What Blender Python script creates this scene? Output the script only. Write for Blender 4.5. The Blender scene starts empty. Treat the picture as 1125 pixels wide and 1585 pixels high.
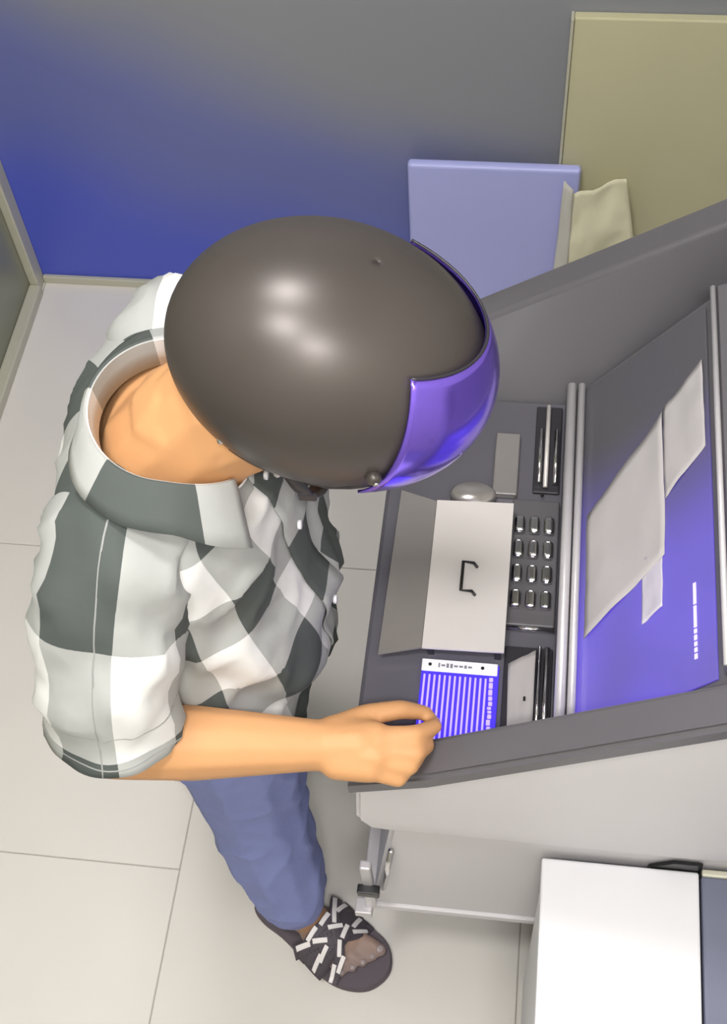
import bpy, bmesh, math, random
from mathutils import Vector, Matrix, noise
random.seed(7)
S = bpy.context.scene
COL = S.collection
PI = math.pi

# ------------------------------------------------------------------ camera
CAM_H = 2.30
cd = bpy.data.cameras.new('camera'); cam = bpy.data.objects.new('camera', cd); COL.objects.link(cam)
right = Vector((0.99143727, 0.11763888, -0.05668537))
up = Vector((-0.06714022, 0.83153881, 0.55139405))
back = right.cross(up).normalized(); up = back.cross(right).normalized(); right.normalize()
m = Matrix.Identity(4)
for r_ in range(3):
    m[r_][0], m[r_][1], m[r_][2] = right[r_], up[r_], back[r_]
m.translation = (0, 0, CAM_H)
cam.matrix_world = m
cd.sensor_fit = 'HORIZONTAL'; cd.sensor_width = 36; cd.lens = 64.606
cd.clip_start = 0.05; cd.clip_end = 50
S.camera = cam

# ------------------------------------------------------------------ world, lights, exposure
w = bpy.data.worlds.new('world'); S.world = w; w.use_nodes = True
w.node_tree.nodes['Background'].inputs[0].default_value = (0.8, 0.85, 0.8, 1)
w.node_tree.nodes['Background'].inputs[1].default_value = 0.25
CEIL = 3.05
def area(name, loc, sx, sy, energy, col):
    l = bpy.data.lights.new(name, 'AREA'); l.shape = 'RECTANGLE'; l.size = sx; l.size_y = sy
    l.energy = energy; l.color = col
    o = bpy.data.objects.new(name, l); o.location = loc; COL.objects.link(o); return o
LAMPS = [(-0.42, 0.95, 0.36, 0.30), (-0.46, 0.10, 0.32, 0.26), (0.15, -0.45, 0.40, 0.20)]
for i, (lx, ly, sx, sy) in enumerate(LAMPS):
    area('lamp_light', (lx, ly, CEIL - 0.045), sx, sy, (14, 15, 20)[i], (1.0, 0.975, 0.975))
S.view_settings.view_transform = 'Standard'
S.view_settings.look = 'None'
S.view_settings.gamma = 1
S.view_settings.use_curve_mapping = False
S.view_settings.exposure = 0.36

# ------------------------------------------------------------------ materials
def srgb(r, g, b):
    f = lambda c: (c/255)/12.92 if c/255 <= 0.04045 else ((c/255+0.055)/1.055)**2.4
    return (f(r), f(g), f(b), 1)
def mat(name, col, rough=0.5, metal=0.0, nz=0.0, nscale=30, bump=0.0, bscale=80, emit=None, es=0, coat=0, trans=0, spec=0.5):
    M = bpy.data.materials.new(name); M.use_nodes = True
    nt = M.node_tree; p = nt.nodes['Principled BSDF']
    p.inputs['Base Color'].default_value = col
    p.inputs['Roughness'].default_value = rough; p.inputs['Metallic'].default_value = metal
    p.inputs['Coat Weight'].default_value = coat; p.inputs['Transmission Weight'].default_value = trans
    p.inputs['Specular IOR Level'].default_value = spec
    if emit:
        p.inputs['Emission Color'].default_value = emit; p.inputs['Emission Strength'].default_value = es
    if nz or bump:
        tc = nt.nodes.new('ShaderNodeTexCoord')
    if nz:
        n = nt.nodes.new('ShaderNodeTexNoise'); n.inputs['Scale'].default_value = nscale; n.inputs['Detail'].default_value = 5
        nt.links.new(tc.outputs['Object'], n.inputs['Vector'])
        mx = nt.nodes.new('ShaderNodeMix'); mx.data_type = 'RGBA'
        a = tuple(c*(1-nz) for c in col[:3])+(1,); b = tuple(min(1, c*(1+nz)) for c in col[:3])+(1,)
        mx.inputs[6].default_value = a; mx.inputs[7].default_value = b
        nt.links.new(n.outputs['Fac'], mx.inputs[0]); nt.links.new(mx.outputs[2], p.inputs['Base Color'])
    if bump:
        n2 = nt.nodes.new('ShaderNodeTexNoise'); n2.inputs['Scale'].default_value = bscale; n2.inputs['Detail'].default_value = 4
        nt.links.new(tc.outputs['Object'], n2.inputs['Vector'])
        b2 = nt.nodes.new('ShaderNodeBump'); b2.inputs['Strength'].default_value = bump; b2.inputs['Distance'].default_value = 0.004
        nt.links.new(n2.outputs['Fac'], b2.inputs['Height']); nt.links.new(b2.outputs['Normal'], p.inputs['Normal'])
    return M
MT = {}
MT['tile'] = mat('tile', srgb(222, 218, 212), 0.35, nz=0.05, nscale=4, bump=0.03, bscale=20)
MT['grout'] = mat('grout', srgb(182, 178, 171), 0.9, nz=0.1)
MT['cream'] = mat('cream_paint', srgb(196, 192, 158), 0.6, nz=0.04, nscale=5)
MT['paper_cream'] = mat('paper_cream', srgb(228, 224, 194), 0.8, nz=0.04, nscale=20)
MT['white_wall'] = mat('white_wall', srgb(205, 203, 195), 0.7, nz=0.03, nscale=3)
MT['ceiling'] = mat('ceiling_paint', srgb(215, 213, 205), 0.8, nz=0.03, nscale=3)
MT['periwinkle'] = mat('periwinkle_patch', srgb(178, 182, 238), 0.45, nz=0.04, nscale=6)
MT['alu'] = mat('aluminium_profile', srgb(196, 194, 176), 0.45, 0.15, nz=0.04)
MT['door_panel'] = mat('door_panel', srgb(138, 140, 122), 0.3, nz=0.12, nscale=3)
MT['fascia'] = mat('fascia_grey', srgb(91, 89, 93), 0.42, nz=0.03, nscale=8, bump=0.02, bscale=300)
MT['shelf'] = mat('shelf_grey', srgb(92, 90, 98), 0.35, nz=0.04, nscale=10)
MT['body_grey'] = mat('body_grey', srgb(206, 203, 206), 0.5, nz=0.03, nscale=5)
MT['steel'] = mat('brushed_steel', srgb(222, 217, 214), 0.36, 0.25, nz=0.04, nscale=15)
MT['steel_flange'] = mat('polished_steel', srgb(170, 165, 163), 0.22, 0.6, nz=0.05, nscale=15)
MT['rail'] = mat('satin_rail', srgb(196, 193, 196), 0.35, 0.3, nz=0.03)
MT['chrome'] = mat('chrome', srgb(215, 213, 215), 0.15, 1.0, nz=0.02)
MT['key'] = mat('key_metal', srgb(205, 203, 205), 0.13, 1.0, nz=0.1)
MT['dark'] = mat('dark_plastic', srgb(46, 44, 50), 0.4, nz=0.06)
MT['black'] = mat('black_plastic', srgb(18, 18, 20), 0.35, nz=0.06)
MT['slate'] = mat('slate_metal', srgb(108, 112, 132), 0.4, 0.1, nz=0.05)
MT['white_box'] = mat('white_laminate', srgb(216, 216, 220), 0.45, nz=0.015, nscale=5)
MT['paper'] = mat('paper', srgb(172, 168, 168), 0.85, nz=0.05, nscale=20)
MT['tape'] = mat('tape', srgb(188, 184, 196), 0.5, nz=0.05)
MT['white_label'] = mat('white_label', srgb(240, 240, 244), 0.5, nz=0.02)
MT['print'] = mat('grey_print', srgb(128, 126, 140), 0.6, nz=0.05)
MT['led_base'] = mat('led_base', srgb(50, 40, 150), 0.3, emit=srgb(60, 40, 190), es=1.0, nz=0.05)
MT['led_rib'] = mat('led_rib', srgb(150, 140, 255), 0.3, emit=srgb(140, 120, 255), es=1.3, nz=0.02)
MT['text_glow'] = mat('text_glow', srgb(190, 180, 250), 0.4, emit=srgb(185, 170, 255), es=0.7, nz=0.02)
MT['helmet'] = mat('helmet_paint', srgb(76, 70, 67), 0.36, 0.3, nz=0.04, nscale=5, coat=0.0)
MT['visor'] = mat('visor_screen_tint', srgb(146, 116, 252), 0.18, 0.9, nz=0.03)  # violet tint paints in the display's reflection
MT['skin'] = mat('skin', srgb(202, 150, 102), 0.6, nz=0.05, nscale=14, bump=0.05, bscale=120)
def grey_feet(M):
    # skin blends to grey below the ankle, stronger towards the soles
    nt = M.node_tree; pr = nt.nodes['Principled BSDF']; src = pr.inputs['Base Color'].links[0].from_socket
    tc = nt.nodes.new('ShaderNodeTexCoord'); sp = nt.nodes.new('ShaderNodeSeparateXYZ'); nt.links.new(tc.outputs['Object'], sp.inputs[0])
    mr = nt.nodes.new('ShaderNodeMapRange'); mr.inputs[1].default_value = 0.10; mr.inputs[2].default_value = 0.04; mr.inputs[3].default_value = 0.2; mr.inputs[4].default_value = 0.85
    nt.links.new(sp.outputs['Z'], mr.inputs[0])
    lt = nt.nodes.new('ShaderNodeMath'); lt.operation = 'LESS_THAN'; lt.inputs[1].default_value = 0.14; nt.links.new(sp.outputs['Z'], lt.inputs[0])
    mu = nt.nodes.new('ShaderNodeMath'); mu.operation = 'MULTIPLY'; nt.links.new(mr.outputs[0], mu.inputs[0]); nt.links.new(lt.outputs[0], mu.inputs[1])
    mx = nt.nodes.new('ShaderNodeMix'); mx.data_type = 'RGBA'; mx.inputs[7].default_value = srgb(128, 118, 122)
    nt.links.new(mu.outputs[0], mx.inputs[0]); nt.links.new(src, mx.inputs[6]); nt.links.new(mx.outputs[2], pr.inputs['Base Color'])
grey_feet(MT['skin'])
MT['toenail'] = mat('toenail', srgb(158, 146, 146), 0.4, nz=0.02)
MT['nail'] = mat('nail', srgb(222, 180, 150), 0.35, nz=0.02)
MT['trouser'] = mat('blue_trouser', srgb(128, 137, 190), 0.85, nz=0.07, nscale=30, bump=0.15, bscale=300)
MT['navy'] = mat('navy_knit', srgb(44, 38, 70), 0.85, nz=0.08)
MT['sole'] = mat('sandal_sole', srgb(92, 84, 92), 0.7, nz=0.06)
MT['strap'] = mat('sandal_strap', srgb(78, 72, 80), 0.6, nz=0.08)
MT['white_strip'] = mat('white_strip', srgb(240, 236, 236), 0.6, nz=0.02)
MT['seam'] = mat('seam_thread', srgb(150, 152, 150), 0.85, nz=0.05)
MT['belt'] = mat('belt', srgb(40, 38, 42), 0.5, nz=0.1)
MT['lamp'] = mat('lamp_diffuser', srgb(250, 250, 240), 0.5, emit=(1, 0.98, 0.92, 1), es=9, nz=0.01)
MT['hair'] = mat('hair', srgb(25, 20, 18), 0.6, nz=0.2)
MT['eye'] = mat('eye_white', srgb(235, 230, 225), 0.2, nz=0.02)
MT['lip'] = mat('lip', srgb(170, 100, 85), 0.5, nz=0.04)

def hazy_wall():
    # royal blue wall; grey haze painted in, stronger upwards and away from door
    M = bpy.data.materials.new('blue_wall_haze'); M.use_nodes = True
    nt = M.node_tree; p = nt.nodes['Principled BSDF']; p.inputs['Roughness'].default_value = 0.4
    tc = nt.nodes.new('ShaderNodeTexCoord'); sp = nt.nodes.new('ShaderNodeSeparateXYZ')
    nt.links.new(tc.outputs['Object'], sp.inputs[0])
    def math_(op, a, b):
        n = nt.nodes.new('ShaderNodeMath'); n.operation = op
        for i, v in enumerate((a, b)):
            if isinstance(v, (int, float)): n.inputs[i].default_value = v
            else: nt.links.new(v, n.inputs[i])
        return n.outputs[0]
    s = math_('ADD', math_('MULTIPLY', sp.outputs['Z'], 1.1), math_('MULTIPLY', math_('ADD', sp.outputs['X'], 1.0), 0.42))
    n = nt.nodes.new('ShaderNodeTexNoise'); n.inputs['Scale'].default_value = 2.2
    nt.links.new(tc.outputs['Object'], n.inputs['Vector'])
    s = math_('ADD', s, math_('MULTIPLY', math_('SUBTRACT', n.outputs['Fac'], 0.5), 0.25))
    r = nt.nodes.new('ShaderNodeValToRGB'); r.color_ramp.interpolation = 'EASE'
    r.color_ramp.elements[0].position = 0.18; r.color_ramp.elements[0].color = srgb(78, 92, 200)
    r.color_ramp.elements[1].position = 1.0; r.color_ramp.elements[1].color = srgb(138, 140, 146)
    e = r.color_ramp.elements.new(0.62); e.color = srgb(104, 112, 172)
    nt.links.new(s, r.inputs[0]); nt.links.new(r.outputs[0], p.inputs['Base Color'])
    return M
MT['hazy_blue'] = hazy_wall()

def screen_mat():
    M = bpy.data.materials.new('display'); M.use_nodes = True
    nt = M.node_tree; p = nt.nodes['Principled BSDF']; p.inputs['Roughness'].default_value = 0.18
    p.inputs['Base Color'].default_value = srgb(88, 86, 92)
    tc = nt.nodes.new('ShaderNodeTexCoord'); sp = nt.nodes.new('ShaderNodeSeparateXYZ')
    nt.links.new(tc.outputs['Object'], sp.inputs[0])
    n = nt.nodes.new('ShaderNodeTexNoise'); n.inputs['Scale'].default_value = 7; n.inputs['Detail'].default_value = 1
    nt.links.new(tc.outputs['Object'], n.inputs['Vector'])
    mr = nt.nodes.new('ShaderNodeMapRange'); mr.interpolation_type = 'SMOOTHSTEP'
    mr.inputs[1].default_value = 0.16; mr.inputs[2].default_value = -0.16; mr.inputs[3].default_value = 0.0; mr.inputs[4].default_value = 1.0  # blue emission fades on the far half, painting in the grey glare there
    nt.links.new(sp.outputs['Y'], mr.inputs[0])
    mul = nt.nodes.new('ShaderNodeMath'); mul.operation = 'MULTIPLY'
    mp = nt.nodes.new('ShaderNodeMapRange'); mp.inputs[1].default_value = 0.3; mp.inputs[2].default_value = 0.75; mp.inputs[3].default_value = 0.75; mp.inputs[4].default_value = 1.25
    nt.links.new(n.outputs['Fac'], mp.inputs[0])
    nt.links.new(mr.outputs[0], mul.inputs[0]); nt.links.new(mp.outputs[0], mul.inputs[1])
    p.inputs['Emission Color'].default_value = srgb(92, 66, 232)
    m2 = nt.nodes.new('ShaderNodeMath'); m2.operation = 'MULTIPLY'; m2.inputs[1].default_value = 0.55
    nt.links.new(mul.outputs[0], m2.inputs[0]); nt.links.new(m2.outputs[0], p.inputs['Emission Strength'])
    return M
MT['screen'] = screen_mat()

def check_mat():
    # two-band gingham on the cloth's own UV (metres)
    M = bpy.data.materials.new('check_cloth'); M.use_nodes = True
    nt = M.node_tree; p = nt.nodes['Principled BSDF']; p.inputs['Roughness'].default_value = 0.85
    uv = nt.nodes.new('ShaderNodeUVMap'); sp = nt.nodes.new('ShaderNodeSeparateXYZ')
    tc = nt.nodes.new('ShaderNodeTexCoord')
    nt.links.new(uv.outputs[0], sp.inputs[0])
    def math_(op, a, b=0.0):
        n = nt.nodes.new('ShaderNodeMath'); n.operation = op
        for i, v in enumerate((a, b)):
            if isinstance(v, (int, float)): n.inputs[i].default_value = v
            else: nt.links.new(v, n.inputs[i])
        return n.outputs[0]
    cell = 0.078
    band = []
    for ax in ('X', 'Y'):
        f = math_('FRACT', math_('DIVIDE', sp.outputs[ax], 2*cell))
        band.append(math_('LESS_THAN', f, 0.5))
    tot = math_('MULTIPLY', math_('ADD', band[0], band[1]), 0.5)
    r = nt.nodes.new('ShaderNodeValToRGB'); r.color_ramp.interpolation = 'CONSTANT'
    r.color_ramp.elements[0].position = 0.0; r.color_ramp.elements[0].color = srgb(222, 222, 221)
    r.color_ramp.elements[1].position = 0.75; r.color_ramp.elements[1].color = srgb(76, 82, 80)
    e = r.color_ramp.elements.new(0.25); e.color = srgb(170, 172, 170)
    nt.links.new(tot, r.inputs[0]); nt.links.new(r.outputs[0], p.inputs['Base Color'])
    n = nt.nodes.new('ShaderNodeTexNoise'); n.inputs['Scale'].default_value = 18; n.inputs['Detail'].default_value = 3
    nt.links.new(tc.outputs['Object'], n.inputs['Vector'])
    b = nt.nodes.new('ShaderNodeBump'); b.inputs['Strength'].default_value = 0.25; b.inputs['Distance'].default_value = 0.01
    nt.links.new(n.outputs['Fac'], b.inputs['Height']); nt.links.new(b.outputs['Normal'], p.inputs['Normal'])
    return M
MT['check'] = check_mat()

# ------------------------------------------------------------------ helpers
def tag(o, label=None, cat=None, group=None, kind=None):
    if label: o['label'] = label
    if cat: o['category'] = cat
    if group: o['group'] = group
    if kind: o['kind'] = kind
    return o
def empty(name, loc, label, cat, group=None):
    o = bpy.data.objects.new(name, None); COL.objects.link(o); o.location = loc; o.empty_display_size = 0.05
    return tag(o, label, cat, group)
def link(name, me, material, parent=None, smooth=False):
    o = bpy.data.objects.new(name, me); COL.objects.link(o)
    if material and not me.materials: me.materials.append(MT[material])
    if smooth:
        for p in me.polygons: p.use_smooth = True
    if parent:
        o.parent = parent
        # geometry is written in world coordinates: undo the parents' translation
        l = Vector((0, 0, 0)); q = parent
        while q: l += q.location; q = q.parent
        o.location = -l
    return o
def bm_obj(name, bm, material, parent=None, smooth=False):
    bmesh.ops.recalc_face_normals(bm, faces=bm.faces[:])
    me = bpy.data.meshes.new(name); bm.to_mesh(me); bm.free()
    return link(name, me, material, parent, smooth)
def bbox(bm, lo, hi, bev=0.0, seg=2):
    lo, hi = Vector(lo), Vector(hi)
    r = bmesh.ops.create_cube(bm, size=1)
    for v in r['verts']: v.co = Vector([lo[i] + (v.co[i]+0.5)*(hi[i]-lo[i]) for i in range(3)])
    if bev:
        es = list({e for v in r['verts'] for e in v.link_edges})
        bmesh.ops.bevel(bm, geom=es, offset=bev, segments=seg, affect='EDGES', profile=0.5)
def box(name, lo, hi, material, parent=None, bev=0.002, seg=2, centre=False):
    """box in world coords; centre=True puts the object's origin at its middle"""
    bm = bmesh.new()
    if centre:
        c = (Vector(lo)+Vector(hi))/2; bbox(bm, Vector(lo)-c, Vector(hi)-c, bev, seg)
        o = bm_obj(name, bm, material, parent); o.location = o.location + c; return o
    bbox(bm, lo, hi, bev, seg)
    return bm_obj(name, bm, material, parent)
def prism(bm, prof, y0, y1):
    """extrude an (x,z) outline from y0 to y1"""
    a = [bm.verts.new((x, y0, z)) for x, z in prof]; b = [bm.verts.new((x, y1, z)) for x, z in prof]
    n = len(prof)
    bm.faces.new(a); bm.faces.new(b[::-1])
    for i in range(n): bm.faces.new((a[i], b[i], b[(i+1) % n], a[(i+1) % n]))
def tube(bm, pts, rad, seg=10, cap=True):
    pts = [Vector(p) for p in pts]; rings = []
    rads = rad if isinstance(rad, (list, tuple)) else [rad]*len(pts)
    ref = None
    for i, p in enumerate(pts):
        t = (pts[min(i+1, len(pts)-1)] - pts[max(i-1, 0)]).normalized()
        if ref is None: ref = t.orthogonal().normalized()
        ref = (ref - t*ref.dot(t)).normalized(); b = t.cross(ref)
        rings.append([bm.verts.new(p + (ref*math.cos(2*PI*k/seg) + b*math.sin(2*PI*k/seg))*rads[i]) for k in range(seg)])
    for a, b in zip(rings, rings[1:]):
        for k in range(seg): bm.faces.new((a[k], a[(k+1) % seg], b[(k+1) % seg], b[k]))
    if cap: bm.faces.new(rings[0][::-1]); bm.faces.new(rings[-1])
def hull(bm, a, ra, b, rb, sub=2):
    """tapered capsule = hull of two spheres"""
    t = bmesh.new()
    for c, r in ((a, ra), (b, rb)):
        g = bmesh.ops.create_icosphere(t, subdivisions=sub, radius=r)
        for v in g['verts']: v.co += Vector(c)
    res = bmesh.ops.convex_hull(t, input=t.verts[:])
    junk = [e for e in res['geom_interior'] if isinstance(e, bmesh.types.BMVert)]
    if junk: bmesh.ops.delete(t, geom=junk, context='VERTS')
    me = bpy.data.meshes.new('tmp'); t.to_mesh(me); t.free(); bm.from_mesh(me); bpy.data.meshes.remove(me)
def ball(bm, c, r, sc=(1, 1, 1), rot=None, sub=3):
    g = bmesh.ops.create_icosphere(bm, subdivisions=sub, radius=r)
    for v in g['verts']:
        q = Vector((v.co.x*sc[0], v.co.y*sc[1], v.co.z*sc[2]))
        if rot: q = rot @ q
        v.co = q + Vector(c)
def remesh(name, bm, voxel, smooth_it, material, parent, disp=None):
    """fuse overlapping closed shapes into one continuous smooth surface"""
    me = bpy.data.meshes.new(name); bm.to_mesh(me); bm.free()
    o = bpy.data.objects.new(name+'_src', me); COL.objects.link(o)
    r = o.modifiers.new('r', 'REMESH'); r.mode = 'VOXEL'; r.voxel_size = voxel; r.use_smooth_shade = True
    s = o.modifiers.new('s', 'SMOOTH'); s.factor = 0.5; s.iterations = smooth_it
    dg = bpy.context.evaluated_depsgraph_get(); dg.update()
    ev = o.evaluated_get(dg); out = bpy.data.meshes.new_from_object(ev)
    out.name = name
    bpy.data.objects.remove(o); bpy.data.meshes.remove(me)
    if disp:
        nr = [v.normal.copy() for v in out.vertices]; cs_ = [v.co.copy() for v in out.vertices]
        out.vertices.foreach_set('co', [c for a, b in zip(cs_, nr) for c in disp(a, b)]); out.update()
    out.materials.clear()
    return link(name, out, material, parent, True)
def loft(name, rings, material, parent, uvs=None, closed=True, solid=0.0, smooth=True):
    """rings: list of point lists; uvs the same layout (one extra column when closed)"""
    bm = bmesh.new(); uvl = bm.loops.layers.uv.new('UVMap')
    V = [[bm.verts.new(p) for p in r] for r in rings]
    n = len(rings[0])
    for i in range(len(rings)-1):
        for k in range(n if closed else n-1):
            k2 = (k+1) % n
            f = bm.faces.new((V[i][k], V[i][k2], V[i+1][k2], V[i+1][k]))
            if uvs:
                for lp, c in zip(f.loops, (uvs[i][k], uvs[i][k+1], uvs[i+1][k+1], uvs[i+1][k])): lp[uvl].uv = c
    me = bpy.data.meshes.new(name); bm.to_mesh(me); bm.free()
    o = link(name, me, material, parent, smooth)
    if solid:
        s = o.modifiers.new('thick', 'SOLIDIFY'); s.thickness = solid; s.offset = 0
    return o
def catmull(P, n):
    """dense samples through a list of equal-length float tuples"""
    out = []
    for i in range(len(P)-1):
        p0, p1, p2, p3 = P[max(i-1, 0)], P[i], P[i+1], P[min(i+2, len(P)-1)]
        for j in range(n):
            t = j/n
            out.append(tuple(0.5*((2*b) + (c-a)*t + (2*a-5*b+4*c-d)*t*t + (3*b-a-3*c+d)*t**3) for a, b, c, d in zip(p0, p1, p2, p3)))
    out.append(tuple(P[-1])); return out

# ================================================================== THE ROOM
X0, X1, Y0, Y1 = -1.19, 0.80, -0.75, 2.115
fl = box('floor', (X0-0.1, Y0-0.1, -0.06), (X1+0.1, Y1+0.1, -0.0035), 'grout', bev=0); tag(fl, kind='structure')
TX, TY = 0.615, 0.656
tm = {}
ix = [-0.55 + TX*i for i in range(-2, 3)]; iy = [0.704 + TY*i for i in range(-3, 2)]
for xa in ix:
    for ya in iy:
        long_ = abs(xa+0.55) < 0.01                      # the middle column is laid with long tiles
        if long_ and abs(ya-0.704) < 0.01: continue
        TYk = TY*2 if long_ and abs(ya+TY-0.704) < 0.01 else TY
        lo = (max(xa, X0)+0.0009, max(ya, Y0)+0.0009, -0.012); hi = (min(xa+TX, X1)-0.0009, (Y1 if ya+TYk > 2.0 else ya+TYk)-0.0009, 0)
        if hi[0]-lo[0] < 0.02 or hi[1]-lo[1] < 0.02: continue
        k = (round(hi[0]-lo[0], 4), round(hi[1]-lo[1], 4)); c = (Vector(lo)+Vector(hi))/2
        if k not in tm:
            o = box('tile', lo, hi, 'tile', fl, 0.0012, 1, centre=True); tm[k] = o.data
        else:
            o = bpy.data.objects.new('tile', tm[k]); COL.objects.link(o); o.parent = fl; o.location = c
wb = box('wall_back', (X0-0.1, Y1, -0.06), (X1+0.1, Y1+0.08, CEIL), 'hazy_blue', bev=0); tag(wb, kind='structure')
for n_, lo, hi, mm in (('wall_left', (X0-0.08, Y0, -0.06), (X0, Y1, CEIL), 'door_panel'),
                       ('wall_right', (X1, Y0, -0.06), (X1+0.08, Y1, CEIL), 'white_wall'),
                       ('wall_front', (X0-0.1, Y0-0.08, -0.06), (X1+0.1, Y0, CEIL), 'white_wall'),
                       ('ceiling', (X0-0.1, Y0-0.1, CEIL), (X1+0.1, Y1+0.1, CEIL+0.06), 'ceiling')):
    tag(box(n_, lo, hi, mm, bev=0), kind='structure')
tag(box('trim_1', (X0, Y1-0.042, 0.0), (X0+0.022, Y1, CEIL), 'alu', bev=0.003), kind='structure')
bl = box('baseboard_left', (X0, Y0, 0.0), (X0+0.03, Y1-0.043, 0.028), 'alu', bev=0.004); tag(bl, kind='structure')
bb = box('baseboard_back', (X0+0.023, Y1-0.012, 0.0), (X1, Y1, 0.022), 'alu', bev=0.003); tag(bb, kind='structure')

# ceiling lamps
for i, (lx, ly, sx, sy) in enumerate(LAMPS):
    e = empty('ceiling_lamp', (lx, ly, CEIL), ('slim recessed ceiling lamp above the helmeted person', 'slim recessed ceiling lamp between the door side and the camera', 'slim recessed ceiling lamp nearest the white front wall')[i], 'lamp')
    bm = bmesh.new()
    for lo, hi in (((lx-sx/2-.02, ly-sy/2-.02, CEIL-.03), (lx+sx/2+.02, ly-sy/2, CEIL)), ((lx-sx/2-.02, ly+sy/2, CEIL-.03), (lx+sx/2+.02, ly+sy/2+.02, CEIL)),
                   ((lx-sx/2-.02, ly-sy/2, CEIL-.03), (lx-sx/2, ly+sy/2, CEIL)), ((lx+sx/2, ly-sy/2, CEIL-.03), (lx+sx/2+.02, ly+sy/2, CEIL))):
        bbox(bm, lo, hi)
    bm_obj('frame', bm, 'alu', e)
    box('diffuser', (lx-sx/2, ly-sy/2, CEIL-.025), (lx+sx/2, ly+sy/2, CEIL), 'lamp', e, bev=0)

# cream board on the blue wall, crumpled sheet, slab for the pale wall patch
e = empty('wall_board', (0.42, Y1, 0), 'large cream painted board fixed to the blue wall behind the cash machine', 'board')
box('panel', (0.055, Y1-0.022, 0.024), (X1-.005, Y1-0.001, 0.79), 'cream', e, bev=0.003)
box('edge_strip', (0.049, Y1-0.028, 0.024), (0.0545, Y1-0.001, 0.79), 'alu', e, bev=0.001)
pb = box('pale_patch', (-0.26, 2.062, 0.0), (0.095, 2.085, 0.455), 'periwinkle', bev=0.008, seg=3)  # slab added to paint in the lit patch of the blue wall
tag(pb, 'pale periwinkle blue slab added as the lit patch of wall behind the helmet', 'board')

def crumple(name, corners, nx, ny, amp, seed, material, parent=None, curl=None, solid=0.0012):
    """sheet through four corners (Vector a,b,c,d) with paper folds"""
    a, b, c, d = [Vector(q) for q in corners]
    nrm = (b-a).cross(d-a).normalized(); rows = []
    for j in range(ny+1):
        row = []
        for i in range(nx+1):
            u, v = i/nx, j/ny
            p = (a*(1-u)+b*u)*(1-v) + (d*(1-u)+c*u)*v
            h = noise.noise(Vector((u*3+seed, v*3, seed)))*amp + abs(noise.noise(Vector((u*6, v*5+seed, 3))))*amp*0.6
            if curl: h += curl(u, v)
            row.append(p + nrm*h)
        rows.append(row)
    return loft(name, rows, material, parent, closed=False, solid=solid)
cs = crumple('crumpled_sheet', [(0.075, 2.052, 0.16), (0.235, 2.052, 0.20), (0.185, 2.048, 0.455), (0.08, 2.052, 0.40)], 18, 18, 0.012, 4.2, 'paper_cream')
tag(cs, 'crumpled cream paper sheet hanging at the lower corner of the cream board', 'paper')
ps = crumple('folded_sheet', [(0.055, 2.045, 0.10), (0.088, 2.040, 0.12), (0.083, 2.046, 0.42), (0.062, 2.047, 0.44)], 6, 16, 0.006, 9.1, 'white_wall')
tag(ps, 'narrow folded white paper strip beside the crumpled cream sheet', 'paper')

# ================================================================== CASH MACHINE
AY0, AY1 = 0.550, 1.270
atm = empty('cash_machine', (0.15, 0.9, 0), 'dark grey cash machine with light grey cabinet, slanted display and metal keypad cover', 'cash machine')
PROF = [(-0.165, 0.885), (-0.07, 0.925), (0.07, 1.018), (0.225, 1.122), (0.47, 1.29), (0.70, 1.32)]
def prof_z(x):
    for (xa, za), (xb, zb) in zip(PROF, PROF[1:]):
        if xa <= x <= xb: return za + (zb-za)*(x-xa)/(xb-xa)
    return PROF[0][1] if x < 0 else PROF[-1][1]
def shade_flat_sharp(o, ang=0.6):
    o.data.set_sharp_from_angle(angle=ang)
def cheek(name, ya, yb, slant=0.0, drop=0.034):
    """sloping side wing: dark cap that follows the profile; the inner flank may lean back by slant"""
    bm = bmesh.new()
    n = len(PROF); low = [(x, z-drop) for x, z in PROF]
    A = [[bm.verts.new((x, y, z)) for (x, z) in pr] for pr, y in ((PROF, ya+slant), (PROF, yb), (low, yb), (low if not slant else [(x, 0.86) for x, z in PROF], ya))]
    for i in range(n-1):
        for k in range(4): bm.faces.new((A[k][i], A[k][i+1], A[(k+1) % 4][i+1], A[(k+1) % 4][i]))
    bm.faces.new([A[k][0] for k in range(4)]); bm.faces.new([A[k][-1] for k in range(4)][::-1])
    bmesh.ops.recalc_face_normals(bm, faces=bm.faces[:])
    bmesh.ops.bevel(bm, geom=[e for e in bm.edges if abs(e.verts[0].co.y-e.verts[1].co.y) < 1e-4 and abs(e.verts[0].co.x-e.verts[1].co.x) > 1e-4], offset=0.006, segments=3, affect='EDGES')
    return bm_obj(name, bm, 'fascia', atm, True)
shade_flat_sharp(cheek('side_cheek', AY0, 0.600))
shade_flat_sharp(cheek('side_cheek', 1.122, AY1, slant=0.10))
for ya, yb in ((AY0+.003, 0.598), (AY1-.04, AY1-.003)):
    bm = bmesh.new(); prism(bm, [(x, z-0.034) for x, z in PROF] + [(0.70, 0.852), (-0.12, 0.852), (-0.157, 0.852)], ya, yb)
    bm_obj('side_panel', bm, 'body_grey', atm)
# shelf between the cheeks
bm = bmesh.new()
prism(bm, [(-0.165, 0.862), (-0.165, 0.876), (-0.160, 0.880), (0.090, 0.880), (0.090, 0.85), (-0.12, 0.85)], 0.600, 1.122)
bm_obj('shelf', bm, 'shelf', atm)
# slanted display panel body behind the rail
bm = bmesh.new()
prism(bm, [(0.066, 0.880), (0.066, 0.905), (0.085, 0.915), (0.226, 1.108), (0.70, 1.30), (0.70, 0.85), (0.09, 0.85)], 0.600, 1.122)
bm_obj('display_housing', bm, 'fascia', atm)
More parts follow.
